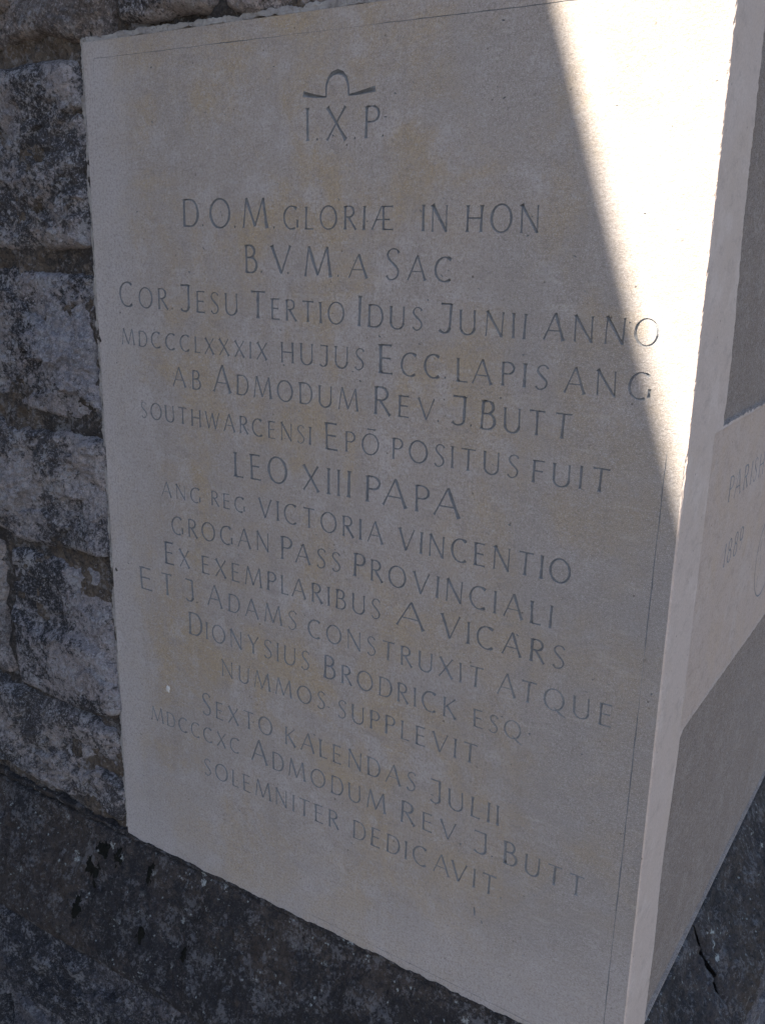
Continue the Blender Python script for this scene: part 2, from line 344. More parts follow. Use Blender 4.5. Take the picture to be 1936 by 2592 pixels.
ROWS = [
('I', 264.3, 761.0, 269.4, 761.3, 25.4, 0),
('X', 284.1, 760.6, 306.0, 760.1, 25.3, 0),
('P', 321.4, 760.8, 336.2, 760.7, 23.7, 0),
('D', 121.2, 692.7, 141.3, 692.4, 23.9, 0),
('O', 155.1, 691.9, 179.8, 691.8, 24.7, 0),
('M', 194.0, 691.9, 222.9, 691.6, 23.9, 0),
('GLORI+', 239.5, 691.3, 352.3, 691.1, 0, 18.6),
('IN', 377.3, 690.6, 401.3, 689.8, 0, 19.6),
('HON', 415.8, 690.4, 477.6, 690.0, 0, 19.8),
('B', 195.6, 653.8, 210.9, 653.9, 23.7, 0),
('V', 225.3, 654.2, 248.7, 654.1, 23.5, 0),
('M', 261.9, 652.5, 290.6, 652.9, 23.7, 0),
('A', 307.2, 652.8, 327.3, 652.7, 0, 18.2),
('SAC', 343.9, 652.8, 405.9, 653.1, 24.0, 18.3),
('COR', 31.7, 616.6, 99.1, 616.0, 23.4, 19.3),
('JESU', 114.7, 616.0, 186.2, 615.2, 24.6, 19.3),
('TERTIO', 200.6, 614.4, 303.6, 613.9, 24.0, 18.0),
('IDUS', 317.3, 613.5, 381.1, 614.1, 25.0, 18.3),
('JUNII', 395.1, 613.4, 471.0, 613.2, 22.9, 19.0),
('ANNO', 484.8, 613.7, 572.1, 614.4, 0, 18.9),
('MDCCCLXXXIX', 32.9, 579.0, 220.6, 577.5, 0, 15.2),
('HUJUS', 235.7, 577.1, 324.8, 577.3, 0, 18.2),
('ECC', 339.3, 576.3, 399.3, 576.9, 23.8, 18.8),
('LAPIS', 413.0, 576.0, 491.6, 576.8, 0, 18.5),
('ANG', 504.0, 576.0, 569.7, 576.6, 0, 18.9),
('AB', 101.5, 543.4, 139.2, 542.8, 0, 18.0),
('ADMODUM', 153.9, 543.4, 319.8, 541.5, 24.2, 18.7),
('REV', 335.1, 541.4, 395.4, 542.3, 23.5, 18.0),
('J', 409.7, 541.4, 424.7, 542.2, 23.3, 0),
('BUTT', 435.8, 540.8, 512.7, 541.1, 23.1, 19.2),
('SOUTHWARCENSI', 55.6, 507.5, 269.4, 506.3, 0, 16.2),
('EP*', 284.4, 504.6, 341.2, 506.2, 23.9, 17.9),
('POSITUS', 354.4, 504.9, 472.0, 505.0, 0, 18.3),
('FUIT', 482.8, 503.8, 545.4, 504.5, 0, 18.0),
('LEO', 177.3, 464.1, 242.2, 465.8, 0, 24.3),
('XIII', 259.3, 463.4, 312.5, 464.0, 0, 24.0),
('P', 328.1, 463.6, 343.8, 465.1, 0, 23.3),
('A', 345.7, 463.4, 371.1, 463.5, 0, 23.3),
('P', 378.3, 463.0, 393.1, 463.7, 0, 23.2),
('A', 396.4, 463.2, 422.3, 462.5, 0, 23.3),
('ANG', 78.7, 428.9, 133.1, 430.0, 0, 15.0),
('REG', 147.0, 430.2, 190.7, 429.6, 0, 14.7),
('VICTORIA', 206.7, 428.9, 348.4, 427.1, 0, 18.9),
('VINCENTIO', 362.9, 426.3, 521.0, 426.9, 0, 19.5),
('GROGAN', 91.4, 391.4, 220.3, 395.7, 0, 18.6),
('PASS', 233.2, 391.9, 303.1, 392.4, 22.9, 18.4),
('PROVINCIALI', 316.4, 392.2, 508.5, 387.5, 21.8, 19.5),
('EX', 79.7, 356.9, 116.3, 358.4, 23.9, 19.5),
('EXEMPLARIBUS', 131.7, 357.2, 347.1, 356.7, 0, 18.6),
('A', 362.6, 356.5, 392.9, 355.2, 0, 22.8),
('VICARS', 407.6, 356.2, 521.7, 354.7, 21.8, 19.5),
('E', 41.0, 321.1, 59.9, 324.1, 0, 24.9),
('T', 73.1, 321.6, 89.9, 323.6, 0, 23.8),
('J', 107.2, 322.3, 120.4, 323.7, 0, 23.7),
('ADAMS', 137.8, 323.9, 252.1, 322.8, 22.1, 18.9),
('CONSTRUXIT', 265.3, 320.7, 451.1, 318.2, 0, 18.4),
('ATQUE', 464.1, 318.2, 564.4, 316.6, 0, 18.9),
('DIONYSIUS', 109.8, 285.5, 267.1, 285.1, 24.5, 19.2),
('BRODRICK', 283.6, 283.4, 426.8, 281.7, 23.5, 18.8),
('ESQ', 443.7, 281.2, 488.8, 281.4, 0, 16.3),
('NUMMOS', 154.4, 249.9, 286.3, 249.3, 0, 18.0),
('SUPPLEVIT', 300.6, 246.9, 449.3, 245.2, 0, 18.6),
('SEXTO', 125.8, 198.1, 221.4, 200.6, 25.1, 19.3),
('KALENDAS', 237.0, 198.2, 388.9, 196.8, 0, 19.0),
('JULII', 403.7, 193.2, 473.6, 193.9, 23.5, 19.8),
('MDCCCXC', 48.6, 167.3, 176.9, 166.3, 0, 16.6),
('ADMODUM', 192.4, 165.1, 357.0, 161.5, 24.3, 19.3),
('REV', 373.1, 161.1, 433.2, 161.3, 22.5, 18.6),
('J', 449.5, 159.4, 464.8, 160.0, 21.9, 0),
('BUTT', 479.3, 159.0, 554.8, 154.1, 22.6, 19.5),
('SOLEMNITER', 126.0, 126.0, 303.6, 124.2, 0, 19.2),
('DEDICAVIT', 319.9, 123.0, 475.0, 122.2, 0, 19.6),
]
DOTS = [(275.6, 761.2), (313.0, 760.5), (339.5, 761.2), (146.5, 693.1), (184.8, 691.8), (229.3, 691.8), (214.7, 654.1), (244.4, 653.8), (297.3, 653.3), (104.4, 616.8), (402.9, 577.2), (398.0, 541.4), (428.4, 541.4), (123.7, 322.2), (196.2, 208.4), (437.3, 160.6), (468.6, 160.2), (479.5, 122.1), (592.5, 353.2)]

class Carving:
    """collects chisel strokes as (polygon, centreline, half widths) per carved piece, in metres on a face"""
    def __init__(s): s.items = []
    def add(s, name, strokes, k=1.0, mat=None): s.items.append((name, strokes, k, mat))
def place(gl, x, z, h, sx, jit, rnd):
    out = []
    sh = rnd.uniform(-1, 1)*jit
    for pts, hs in gl:
        P_ = [(x + (p[0]+sh*.03*p[1])*h*sx, z + p[1]*h) for p in pts]
        k = rnd.uniform(.90, 1.12)
        hh = np.array([a*h*k for a in hs]); q = np.array(P_)
        hh = hh*(1+.22*vnoise(q[:, 0]*900+rnd.random()*9, q[:, 1]*900, 0, 5))
        out.append((P_, list(hh)))
    return out
def set_word(cv, txt, x0, z0, x1, z1, hb, hs, rnd):
    hs_ = hs if hs else hb
    hts = [hb if (i == 0 and hb) else hs_ for i in range(len(txt))]
    adv = [GL[c][0]*h for c, h in zip(txt, hts)]
    GAP = {'I': .20}
    n = len(txt)
    if n == 1:
        sx = (x1-x0)/adv[0]
        if txt in 'I1': sx = 1
        cv.add('carved_letter', place(GL[txt][1], x0, z0, hts[0], sx, .6, rnd)); return
    tight = {('L', 'A'): -.12, ('A', 'V'): -.2, ('V', 'A'): -.2, ('R', 'E'): 0, ('P', 'A'): -.12, ('T', 'A'): -.1, ('A', 'T'): -.1, ('L', 'X'): -.05}
    gaps = [(.22 + tight.get((txt[i], txt[i+1]), 0))*hs_ for i in range(n-1)]
    tot = sum(adv); sp = sum(gaps)
    k = (x1-x0)/(tot+sp)                       # same stretch on letters and gaps, letters a little less
    ka = 1 + (k-1)*.75; kg = ((x1-x0) - tot*ka)/sp
    x = x0
    for i, c in enumerate(txt):
        t = (x-x0)/(x1-x0)
        cv.add('carved_letter', place(GL[c][1], x, z0+(z1-z0)*t + rnd.uniform(-.0002, .0002), hts[i]*rnd.uniform(.985, 1.015), ka, 1, rnd))
        x += adv[i]*ka + (gaps[i]*kg if i < n-1 else 0)

def ribbon_poly(P_, hs):
    P_ = np.array(P_); n = len(P_)
    d = np.zeros_like(P_); d[1:-1] = P_[2:]-P_[:-2]; d[0] = P_[1]-P_[0]; d[-1] = P_[-1]-P_[-2]
    d /= np.linalg.norm(d, axis=1)[:, None]
    nrm = np.stack([-d[:, 1], d[:, 0]], 1); hs = np.array(hs)[:, None]
    return np.vstack([P_-nrm*hs, (P_+nrm*hs)[::-1]])       # counter-clockwise

def carve_face(cv, w, h, origin, step, regions=(), seed=0, loops=()):
    """triangulates the rectangle [x0,w]x[z0,h] with every stroke outline and centreline as constraints"""
    x0, z0 = origin
    V, E, F, owner = [], [], [], []
    S = 100.0
    def addv(p): V.append(Vector((p[0]*S, p[1]*S))); return len(V)-1
    c = [addv(p) for p in ((x0, z0), (w, z0), (w, h), (x0, h))]
    for a in range(4):
        E.append((c[a], c[(a+1) % 4]))
    rs = np.random.RandomState(seed)
    nx = int((w-x0)/step); nz = int((h-z0)/step)
    for i in range(1, nx):
        for j in range(1, nz):
            q = (x0+(w-x0)*(i+rs.uniform(-.3, .3))/nx, z0+(h-z0)*(j+rs.uniform(-.3, .3))/nz)
            addv(q)
    for i in range(1, nx):
        addv((x0+(w-x0)*i/nx, z0)); addv((x0+(w-x0)*i/nx, h))
    for j in range(1, nz):
        addv((x0, z0+(h-z0)*j/nz)); addv((w, z0+(h-z0)*j/nz))
    for rid, pl in enumerate(regions):
        q_ = np.array(pl); n_ = np.roll(q_, -1, 0)
        if np.sum(q_[:, 0]*n_[:, 1]-n_[:, 0]*q_[:, 1]) < 0: pl = pl[::-1]
        ids = [addv(p) for p in pl]; F.append(ids); owner.append(-1-rid)
    for pl in loops:
        ids = [addv(p) for p in pl]
        E.extend((ids[a], ids[(a+1) % len(ids)]) for a in range(len(ids)))
    for k, (nm, strokes, dk, mt) in enumerate(cv.items):
        for P_, hs in strokes:
            pl = ribbon_poly(P_, hs)
            ids = [addv(p) for p in pl]; F.append(ids); owner.append(k)
            mid = [addv(p) for p in P_]
            E.extend(zip(mid[:-1], mid[1:]))
    r = delaunay_2d_cdt(V, E, F, 0, 1e-5, True)
    vo = np.array([(v[0], v[1]) for v in r[0]])/S
    tris, fo = [], []
    for f, src in zip(r[2], r[5]):
        if len(f) != 3: continue
        tris.append(tuple(f))
        own = [owner[q] for q in src]
        lt = [q for q in own if q >= 0]
        fo.append(lt[0] if lt else (min(own) if own else -1000))
    return vo, np.array(tris), np.array(fo)

def depth_of(pts, strokes, k):
    d = np.zeros(len(pts))
    for P_, hs in strokes:
        P_ = np.array(P_); hs = np.array(hs)
        a, b = P_[:-1], P_[1:]; ab = b-a; L2 = (ab**2).sum(1)+1e-18
        t = ((pts[:, None, :]-a[None])*ab[None]).sum(2)/L2[None]; t = np.clip(t, 0, 1)
        q = a[None]+t[..., None]*ab[None]
        dist = np.sqrt(((pts[:, None, :]-q)**2).sum(2))
        hh = hs[:-1][None]*(1-t)+hs[1:][None]*t
        d = np.maximum(d, (hh-dist).max(1))
    return np.maximum(d, 0)*k

def wobble_line(a, b, n, amp, hw, seed, breaks=False):
    a = np.array(a); b = np.array(b); t = np.linspace(0, 1, n)[:, None]
    P_ = a+(b-a)*t; nr = np.array([-(b-a)[1], (b-a)[0]])/np.linalg.norm(b-a)
    w = fbm(t[:, 0]*n*.35, 0, 0, seed, 3)*amp
    P_ = P_+nr*w[:, None]
    hs = hw*(1+.45*vnoise(t[:, 0]*n*.5, 3.3, 0, seed+5))
    if breaks: hs = hs*np.clip(1.05+.9*vnoise(t[:, 0]*n*.06, 8.3, 0, seed+9), .35, 1.3)
    return ([tuple(p) for p in P_], list(hs))

# ------------------------------------------------------------------ THE CARVED STONE
stone = thing('foundation_stone', 'pale limestone corner block carved with Latin lettering, half lit by a sharp wedge of sun', 'foundation stone', (W/2, DEPTH/2, 0))
rnd = random.Random(4)
cv = Carving()
for (txt, x0, z0, x1, z1, hb, hs) in ROWS:
    set_word(cv, txt, x0/1000, z0/1000, x1/1000, z1/1000, hb/1000, hs/1000, rnd)
for (x, z) in DOTS:
    x /= 1000; z /= 1000; r_ = .00095
    cv.add('carved_dot', [([(x-r_*.6, z+r_*1.1), (x, z+r_*.9), (x+r_*.7, z+r_*.6)], [r_*.5, r_*1.2, r_*.6])], 1.2)
# the arch-and-wings device above I.X.P.
cv.add('carved_emblem', [
    ([(.2612, .7972), (.266, .7962), (.275, .7945), (.2842, .7936)], [.0025, .0019, .0012, .0007]),
    ([(.2845, .7934), (.2842, .798), (.2846, .8026), (.2868, .8075), (.2905, .8105), (.2953, .8116), (.3000, .8103), (.3035, .8072), (.3056, .8020), (.3062, .7975), (.3062, .7936)],
     [.0007, .0008, .0010, .0013, .0017, .0020, .0017, .0013, .0010, .0008, .0007]),
    ([(.3060, .7938), (.314, .7944), (.324, .7957), (.332, .7968)], [.0007, .0012, .0018, .0023])], 1.0)
for a_, b_, hw, s in (((.0140, .8432), (.5985, .8418), .00045, 3), ((.5852, .5400), (.5815, .0020), .00065, 11),
                      ((.0138, .8430), (.0130, .7700), .00022, 5), ((.270, .0115), (.581, .0062), .00040, 21)):
    L_ = math.hypot(b_[0]-a_[0], b_[1]-a_[1]); n_ = int(L_/.0035)
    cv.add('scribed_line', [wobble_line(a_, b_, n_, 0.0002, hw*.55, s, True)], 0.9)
rp = random.Random(77)
for k in range(170):          # little shell holes and chisel nicks
    x = rp.uniform(.02, .575); z = rp.uniform(.03, .835); a = rp.uniform(-.9, .5); l = rp.uniform(.0003, .0016)
    h_ = rp.uniform(.0003, .00075)
    cv.add('nick', [([(x-l*math.cos(a), z-l*math.sin(a)), (x, z), (x+l*math.cos(a), z+l*math.sin(a))], [h_*.4, h_, h_*.3])], 1.4)
cv.add('nick', [([(.4540, .1026), (.4546, .0985), (.4550, .0936)], [.0005, .0010, .0006])], 1.2)
cv.add('nick', [([(.462, .0915), (.463, .0885)], [.0006, .0008])], 1.2)
AR = 0.0016
vo, tr, fo = carve_face(cv, W-AR, H, (0, 0), .0045, seed=3)
def front_y(x, z):
    e = np.clip(np.minimum(np.minimum(x, W-AR-x), np.minimum(z, H-z))/.004, 0, 1)
    return (fbm(x*11, 0, z*11, 5, 3)*.0005 + fbm(x*70, 0, z*95, 15, 2)*.00016)*e
yb = front_y(vo[:, 0], vo[:, 1])
is_stone = fo < 0
onstone = np.zeros(len(vo), bool); onstone[np.unique(tr[is_stone])] = True
def sub(vo3, tri, name, mat, parent, smooth=False, flip=False):
    ids, inv = np.unique(tri, return_inverse=True)
    t = inv.reshape(-1, 3)
    if flip: t = t[:, ::-1]
    return mesh_obj(name, vo3[ids], t.copy(), mat, parent, smooth)
v3 = np.stack([vo[:, 0], yb, vo[:, 1]], 1)
front = sub(v3, tr[is_stone], 'front_face', M_front, stone, True)
nick_tris = []
v3n = v3.copy()
for k, (nm, strokes, dk, mt) in enumerate(cv.items):
    T_ = tr[fo == k]
    if len(T_) == 0: continue
    ids = np.unique(T_)
    d = depth_of(vo[ids], strokes, dk)*2.1
    d[onstone[ids]] = 0
    if nm == 'nick':
        v3n[ids, 1] = v3[ids, 1]+d; nick_tris.append(T_); continue
    vv = v3.copy(); vv[ids, 1] += d
    zm = v3[ids, 2].mean()
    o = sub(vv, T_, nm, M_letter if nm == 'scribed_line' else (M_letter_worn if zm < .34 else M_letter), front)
    o.location = (0, 0, 0)
M_nick = M_letter
o = sub(v3n, np.vstack(nick_tris), 'shell_hole', M_nick, front); o.location = (0, 0, 0); o['kind'] = 'stuff'

# side face: smooth margin, inscribed panel, rough tooled bands
def s_edge(lst, amp, seed, step=.0022):
    out = []
    for (a, b) in zip(lst[:-1], lst[1:]):
        a = np.array(a); b = np.array(b); L_ = np.linalg.norm(b-a); n = max(2, int(L_/step))
        nr = np.array([-(b-a)[1], (b-a)[0]])/L_
        for i in range(n):
            p = a+(b-a)*i/n
            e = min(i, n-i)/n
            out.append(tuple(p+nr*fbm(np.array([p[0]*240]), np.array([p[1]*240]), 0, seed, 3)[0]*amp*min(1, e*8+.2)))
    return out
SD, TOPM = DEPTH, H
band_hi = s_edge([(.0985, .5475), (.0985, .600), (.0860, .700), (.0820, .8545), (.74, .8545), (.74, .5475), (.0985, .5475)], .0019, 4)
band_lo = s_edge([(.0660, .0012), (.0665, .196), (.0740, .285), (.0810, .2905), (.74, .2905), (.74, .0012), (.0660, .0012)], .0007, 8)
panel = [(.0725, .2920), (.0735, .40), (.0740, .5455), (.74, .5455), (.74, .2920)]
def inset(pl, d):
    P_ = np.array(pl); c = P_.mean(0)
    n = len(P_); t = np.roll(P_, -3, 0)-np.roll(P_, 3, 0); t /= np.linalg.norm(t, axis=1)[:, None]+1e-12
    nr = np.stack([-t[:, 1], t[:, 0]], 1)
    area = .5*np.sum(P_[:, 0]*np.roll(P_[:, 1], -1)-np.roll(P_[:, 0], -1)*P_[:, 1])
    if area < 0: nr = -nr
    return [tuple(q) for q in P_+nr*d]
cs = Carving(); r2 = random.Random(9)
set_word(cs, 'PARISH', .1500, .4740, .2880, .4740, 0, .0225, r2)
set_word(cs, '1889', .1600, .4130, .2330, .4130, 0, .0220, r2)
CC = (.3590, .3720); RR = .0440
cs.add('carved_ring', [([(CC[0]+RR*math.cos(a), CC[1]+RR*math.sin(a)) for a in np.linspace(math.radians(b0), math.radians(b0+124), 34)], [.0009]*34) for b0 in (0, 120, 240)], 1.2)
for (xx, zz) in ((.330, .390), (.336, .372), (.332, .350), (.345, .392)):
    cs.add('carved_letter', place(GL['I'][1], xx, zz-.006, .012, 1, 1, r2))
ins_hi, ins_lo = inset(band_hi, .0016), inset(band_lo, .0016)
vs, ts_, fs = carve_face(cs, SD, H, (AR, 0), .0042, regions=(band_hi, band_lo, panel), seed=8, loops=(ins_hi, ins_lo))
def seg_dist(P_, poly_):
    out = np.full(len(P_), 9.0); A = np.array(poly_)
    B = np.roll(A, -1, 0)
    for a, b in zip(A, B):
        ab = b-a; t = np.clip(((P_-a)@ab)/(ab@ab+1e-18), 0, 1); out = np.minimum(out, np.linalg.norm(P_-(a+t[:, None]*ab), axis=1))
    return out
dx = np.zeros(len(vs))
for rid, pl in ((-1, band_hi), (-2, band_lo)):
    ids = np.unique(ts_[fs == rid]); dd = np.clip(seg_dist(vs[ids], pl)/.0016, 0, 1)
    dx[ids] += dd*(-.0030 + .0006*fbm(vs[ids, 0]*160, 0, vs[ids, 1]*160, 40, 3))
ids = np.unique(ts_[(fs == -3) | (fs >= 0)]); dd = np.clip(seg_dist(vs[ids], panel)/.0008, 0, 1); dx[ids] += -.0005*dd
dx += fbm(vs[:, 0]*12, 0, vs[:, 1]*12, 31, 2)*.0004*np.clip((vs[:, 0]-AR)/.004, 0, 1)*np.clip(np.minimum(vs[:, 1], H-vs[:, 1])/.004, 0, 1)
v3s = np.stack([W+dx, vs[:, 0], vs[:, 1]], 1)
on2 = np.zeros(len(vs), bool); on2[np.unique(ts_[fs < 0])] = True
sub(v3s, ts_[fs == -1000], 'smooth_margin', M_strip, stone, True)
o = sub(v3s, ts_[fs == -1], 'tooled_band', M_tool, stone, True)
o = sub(v3s, ts_[fs == -2], 'tooled_band', M_tool, stone, True)
side = sub(v3s, ts_[fs == -3], 'side_panel', M_panel, stone, True)
for k, (nm, strokes, dk, mt) in enumerate(cs.items):
    T_ = ts_[fs == k]
    if len(T_) == 0: continue
    ids = np.unique(T_); d = depth_of(vs[ids], strokes, dk)*.8; d[on2[ids]] = 0
    vv = v3s.copy(); vv[ids, 0] -= d
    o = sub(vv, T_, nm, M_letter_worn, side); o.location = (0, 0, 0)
# arris: rounded edge with tiny chips
na, nz = 7, 560
aa = np.linspace(0, math.pi/2, na); zz = np.linspace(0, H, nz)
A_, Z_ = np.meshgrid(aa, zz, indexing='ij')
chip = np.clip(fbm(Z_*420, A_*.7, 0, 3, 3)-.25, 0, 1)*.0011 + np.clip(fbm(Z_*60, A_*.4, 0, 13, 3)-.55, 0, 1)*.0016
chip *= np.sin(A_*2)
X_ = W-AR+AR*np.sin(A_); Y_ = AR-AR*np.cos(A_)
X_ = X_-chip*.7; Y_ = Y_+chip*.7
mesh_obj('arris', np.stack([X_.ravel(), Y_.ravel(), Z_.ravel()], 1), grid_faces(na, nz), M_strip, stone, True)
# body of the block behind its two faces
def box(name, x0, x1, y0, y1, z0, z1, mat, parent, bev=0.0):
    bm = bmesh.new(); bmesh.ops.create_cube(bm, size=1)
    for v in bm.verts: v.co = Vector((x0+(v.co.x+.5)*(x1-x0), y0+(v.co.y+.5)*(y1-y0), z0+(v.co.z+.5)*(z1-z0)))
    if bev: bmesh.ops.bevel(bm, geom=bm.edges[:], offset=bev, segments=2, affect='EDGES', profile=.5)
    me = bpy.data.meshes.new(name); bm.to_mesh(me); bm.free(); me.materials.append(mat)
    o = bpy.data.objects.new(name, me); COL.objects.link(o)
    if parent is not None: o.parent = parent; o.location = -parent.location
    return o
box('block_body', .001, W-.008, .006, SD, .001, H-.001, M_panel, stone)
# a small splash of white lime on the lower left of the face
ang = np.linspace(0, 2*math.pi, 19)[:-1]; rr = .0036*(1+.35*np.array([rp.uniform(-1, 1) for _ in ang]))
cx_, cz_ = .0760, .2125
vv = [(cx_, -.0009, cz_)]+[(cx_+.75*r*math.cos(a), -.0007, cz_+1.15*r*math.sin(a)) for r, a in zip(rr*.7, ang)]+[(cx_+.75*r*math.cos(a), .0003, cz_+1.15*r*math.sin(a)) for r, a in zip(rr, ang)]
ff = [(0, 1+i, 1+(i+1) % 18) for i in range(18)]+[(1+i, 19+i, 19+(i+1) % 18, 1+(i+1) % 18) for i in range(18)]
M_lime = fine_stone('lime_splash', (.60, .58, .57), (.6, .58, .57), (.66, .65, .64), 0, .2, .0001)
mesh_obj('lime_splash', vv, ff, M_lime, front, True).location = (0, 0, 0)

# ------------------------------------------------------------------ rock-faced masonry
def rock(name, x0, x1, z0, z1, mat, parent, seed, res=.0022, proud=.010, back=.12, yedge=.0085, tf=None, rough=1.15, edge=.0045, label=None, frac=None, smooth=True, wob=.0075):
    w, h = x1-x0, z1-z0
    nu = max(6, int(w/res)); nv = max(6, int(h/res))
    u, v = np.meshgrid(np.linspace(0, 1, nu), np.linspace(0, 1, nv), indexing='ij')
    X = x0+u*w; Z = z0+v*h
    cu, cvv = (u-.5)*2, (v-.5)*2
    rc = .30*(abs(cu)**9*abs(cvv)**9)                 # knock the corners off
    X = X-np.sign(cu)*rc*.016; Z = Z-np.sign(cvv)*rc*.016
    Z = Z+wob*.8*fbm(X*14, seed, 0, seed, 3)*np.abs(cvv)**2
    X = X+wob*fbm(Z*14, seed*3, 0, seed+3, 3)*np.abs(cu)**2
    e = np.minimum(np.minimum(u, 1-u)*w, np.minimum(v, 1-v)*h)
    fall = 1-np.exp(-e/edge)
    ca, sa = math.cos(.35), math.sin(.35)
    Xr, Zr = X*ca+Z*sa, -X*sa+Z*ca
    n = .55*fbm(Xr*7, seed, Zr*13, seed, 4)+.35*ridged(Xr*16, seed*.3, Zr*26, seed+7, 3)*.6+.12*fbm(X*90, 0, Z*90, seed+9, 3)
    stp = fbm(Xr*9, 2.0, Zr*20, seed+20, 2); stp = np.floor(stp*2.5+.3)/2.5*.35   # broken ledges along the bedding
    rr_ = np.random.RandomState(seed+77); nc = max(5, int(w*h/.0016))
    cxs = x0+rr_.rand(nc)*w; czs = z0+rr_.rand(nc)*h; gx = rr_.uniform(-1, 1, nc)*.20; gz = rr_.uniform(-1, 1, nc)*.26; of = rr_.uniform(-.0028, .0028, nc)
    Xw = X+.010*fbm(X*28, 0, Z*28, seed+50, 3); Zw = Z+.010*fbm(X*28, 5, Z*28, seed+51, 3)
    best = np.full(X.shape, 1e9); fac = np.zeros(X.shape)
    for q in range(nc):
        dd_ = ((Xw-cxs[q])*ca+(Zw-czs[q])*sa)**2+(1.7*(-(Xw-cxs[q])*sa+(Zw-czs[q])*ca))**2; m_ = dd_ < best
        best = np.where(m_, dd_, best); fac = np.where(m_, of[q]+gx[q]*(X-cxs[q])+gz[q]*(Z-czs[q]), fac)
    y = yedge-fall*(yedge+proud)-fall*(n+stp)*.0060*rough-fall*np.clip(fac, -.006, .006)*rough
    y = y+.0016*rough*fbm(X*260, 0, Z*260, seed+19, 3)*(.3+.7*fall)
    if frac is not None: y = y+frac(X, Z)
    P_ = np.stack([X, y, Z], -1).reshape(-1, 3)
    faces = [grid_faces(nu, nv)]
    idx = np.arange(nu*nv).reshape(nu, nv)
    ring = np.concatenate([idx[:-1, 0], idx[-1, :-1], idx[:0:-1, -1], idx[0, :0:-1]])
    back_v = P_[ring].copy(); back_v[:, 1] = back
    k = len(ring); r2_ = np.arange(k)+len(P_)
    faces.append(np.stack([ring, r2_, np.roll(r2_, -1), np.roll(ring, -1)], 1))
    P_ = np.vstack([P_, back_v])
    if tf is not None: P_ = tf(P_)
    o = mesh_obj(name, P_, np.vstack(faces), mat, parent, smooth)
    if label: o['label'] = label
    return o
def strip(name, pts, halfw, parent, mat, seed, y=-.001, dome=.003, res=.0009, amp=.5, tf=None, tilt=0.0):
    """irregular ribbon of mortar following pts on the wall face"""
    pts = [np.array(p) for p in pts]; L_ = [0]
    for a, b in zip(pts[:-1], pts[1:]): L_.append(L_[-1]+np.linalg.norm(b-a))
    n = int(L_[-1]/res); s = np.linspace(0, L_[-1], n)
    cx = np.interp(s, L_, [p[0] for p in pts]); cz = np.interp(s, L_, [p[1] for p in pts])
    hw = np.interp(s, L_, halfw if hasattr(halfw, '__len__') else [halfw]*len(pts))
    d = np.stack([np.gradient(cx), np.gradient(cz)], 1); d /= np.linalg.norm(d, axis=1)[:, None]
    m = 9; t = np.linspace(-1, 1, m)
    S_, T_ = np.meshgrid(s, t, indexing='ij')
    ed = 1+amp*fbm(S_*75, np.sign(T_)*3.3, 0, seed, 5, .62)
    off = T_*hw[:, None]*np.clip(ed, .05, 2)
    X = cx[:, None]-d[:, 1][:, None]*off; Z = cz[:, None]+d[:, 0][:, None]*off
    Y = y-dome*(1-T_**2)*(.6+.5*fbm(S_*60, T_, 0, seed+3, 3))-.0006*fbm(S_*400, T_*3, 0, seed+5, 2)+.010*(np.abs(T_) > .95)+tilt*(T_+1)/2
    P_ = np.stack([X, Y, Z], -1).reshape(-1, 3)
    if tf is not None: P_ = tf(P_)
    return mesh_obj(name, P_, grid_faces(n, m, flip=True), mat, parent, True)

wall = thing('rubble_wall', 'dark weathered rubble wall of rock-faced blocks left of and above the carved stone', 'wall', (-.2, .1, 0))
def fracB(X, Z):
    return .004*np.clip(fbm(X*30, 0, Z*45, 91, 3), 0, 1)
def fracE(X, Z):       # a slab broken off the foot of the block leaves a slanting ledge
    d = (Z-(.235-.55*(X+.10)*.35+.012*np.sin((X+.1)*38)))
    return -.010/(1+np.exp(d/.0022))
# courses beside the stone (those the photograph shows)
rock('stone', -.37, .040, .8635, 1.035, M_rub[1], wall, 11, proud=.006, yedge=.006)
rock('stone', .047, .168, .866, 1.035, M_rub[0], wall, 12, proud=.004, yedge=.006)
rock('stone', .171, .395, .8655, 1.035, M_rub[1], wall, 13, proud=.006, yedge=.006)
rock('stone', .403, .597, .864, 1.035, M_rub[1], wall, 14, proud=.004, yedge=.006)
rock('stone', -.37, -.0045, .665, .847, M_rub[0], wall, 21, proud=.004, frac=fracB)
rock('stone', -.37, -.0045, .493, .648, M_rub[2], wall, 22, proud=.003)
rock('stone', -.37, -.0045, .341, .480, M_rub[0], wall, 23, proud=.005, rough=1.15)
rock('stone', -.181, -.0045, .151, .329, M_rub[2], wall, 24, proud=-.001, rough=.7, frac=fracE)
rock('stone', -.37, -.193, .151, .327, M_rub[1], wall, 25, proud=.003)
rock('stone', -.37, -.0045, .013, .141, M_rub[0], wall, 26, proud=.002, rough=1.1)
# bed of old mortar behind the joints
nu, nv = 300, 420
U_, V_ = np.meshgrid(np.linspace(-.40, .01, nu), np.linspace(0, 1.03, nv), indexing='ij')
Yb = .0050+.004*fbm(U_*60, 0, V_*60, 3, 4)
mesh_obj('mortar_bed', np.stack([U_.ravel(), Yb.ravel(), V_.ravel()], 1), grid_faces(nu, nv), M_joint, wall, True)
U_, V_ = np.meshgrid(np.linspace(.01, .60, nu), np.linspace(H+.001, 1.03, 90), indexing='ij')
Yb = .0075+.004*fbm(U_*60, 0, V_*60, 6, 4)
mesh_obj('mortar_bed', np.stack([U_.ravel(), Yb.ravel(), V_.ravel()], 1), grid_faces(nu, 90), M_joint, wall, True)
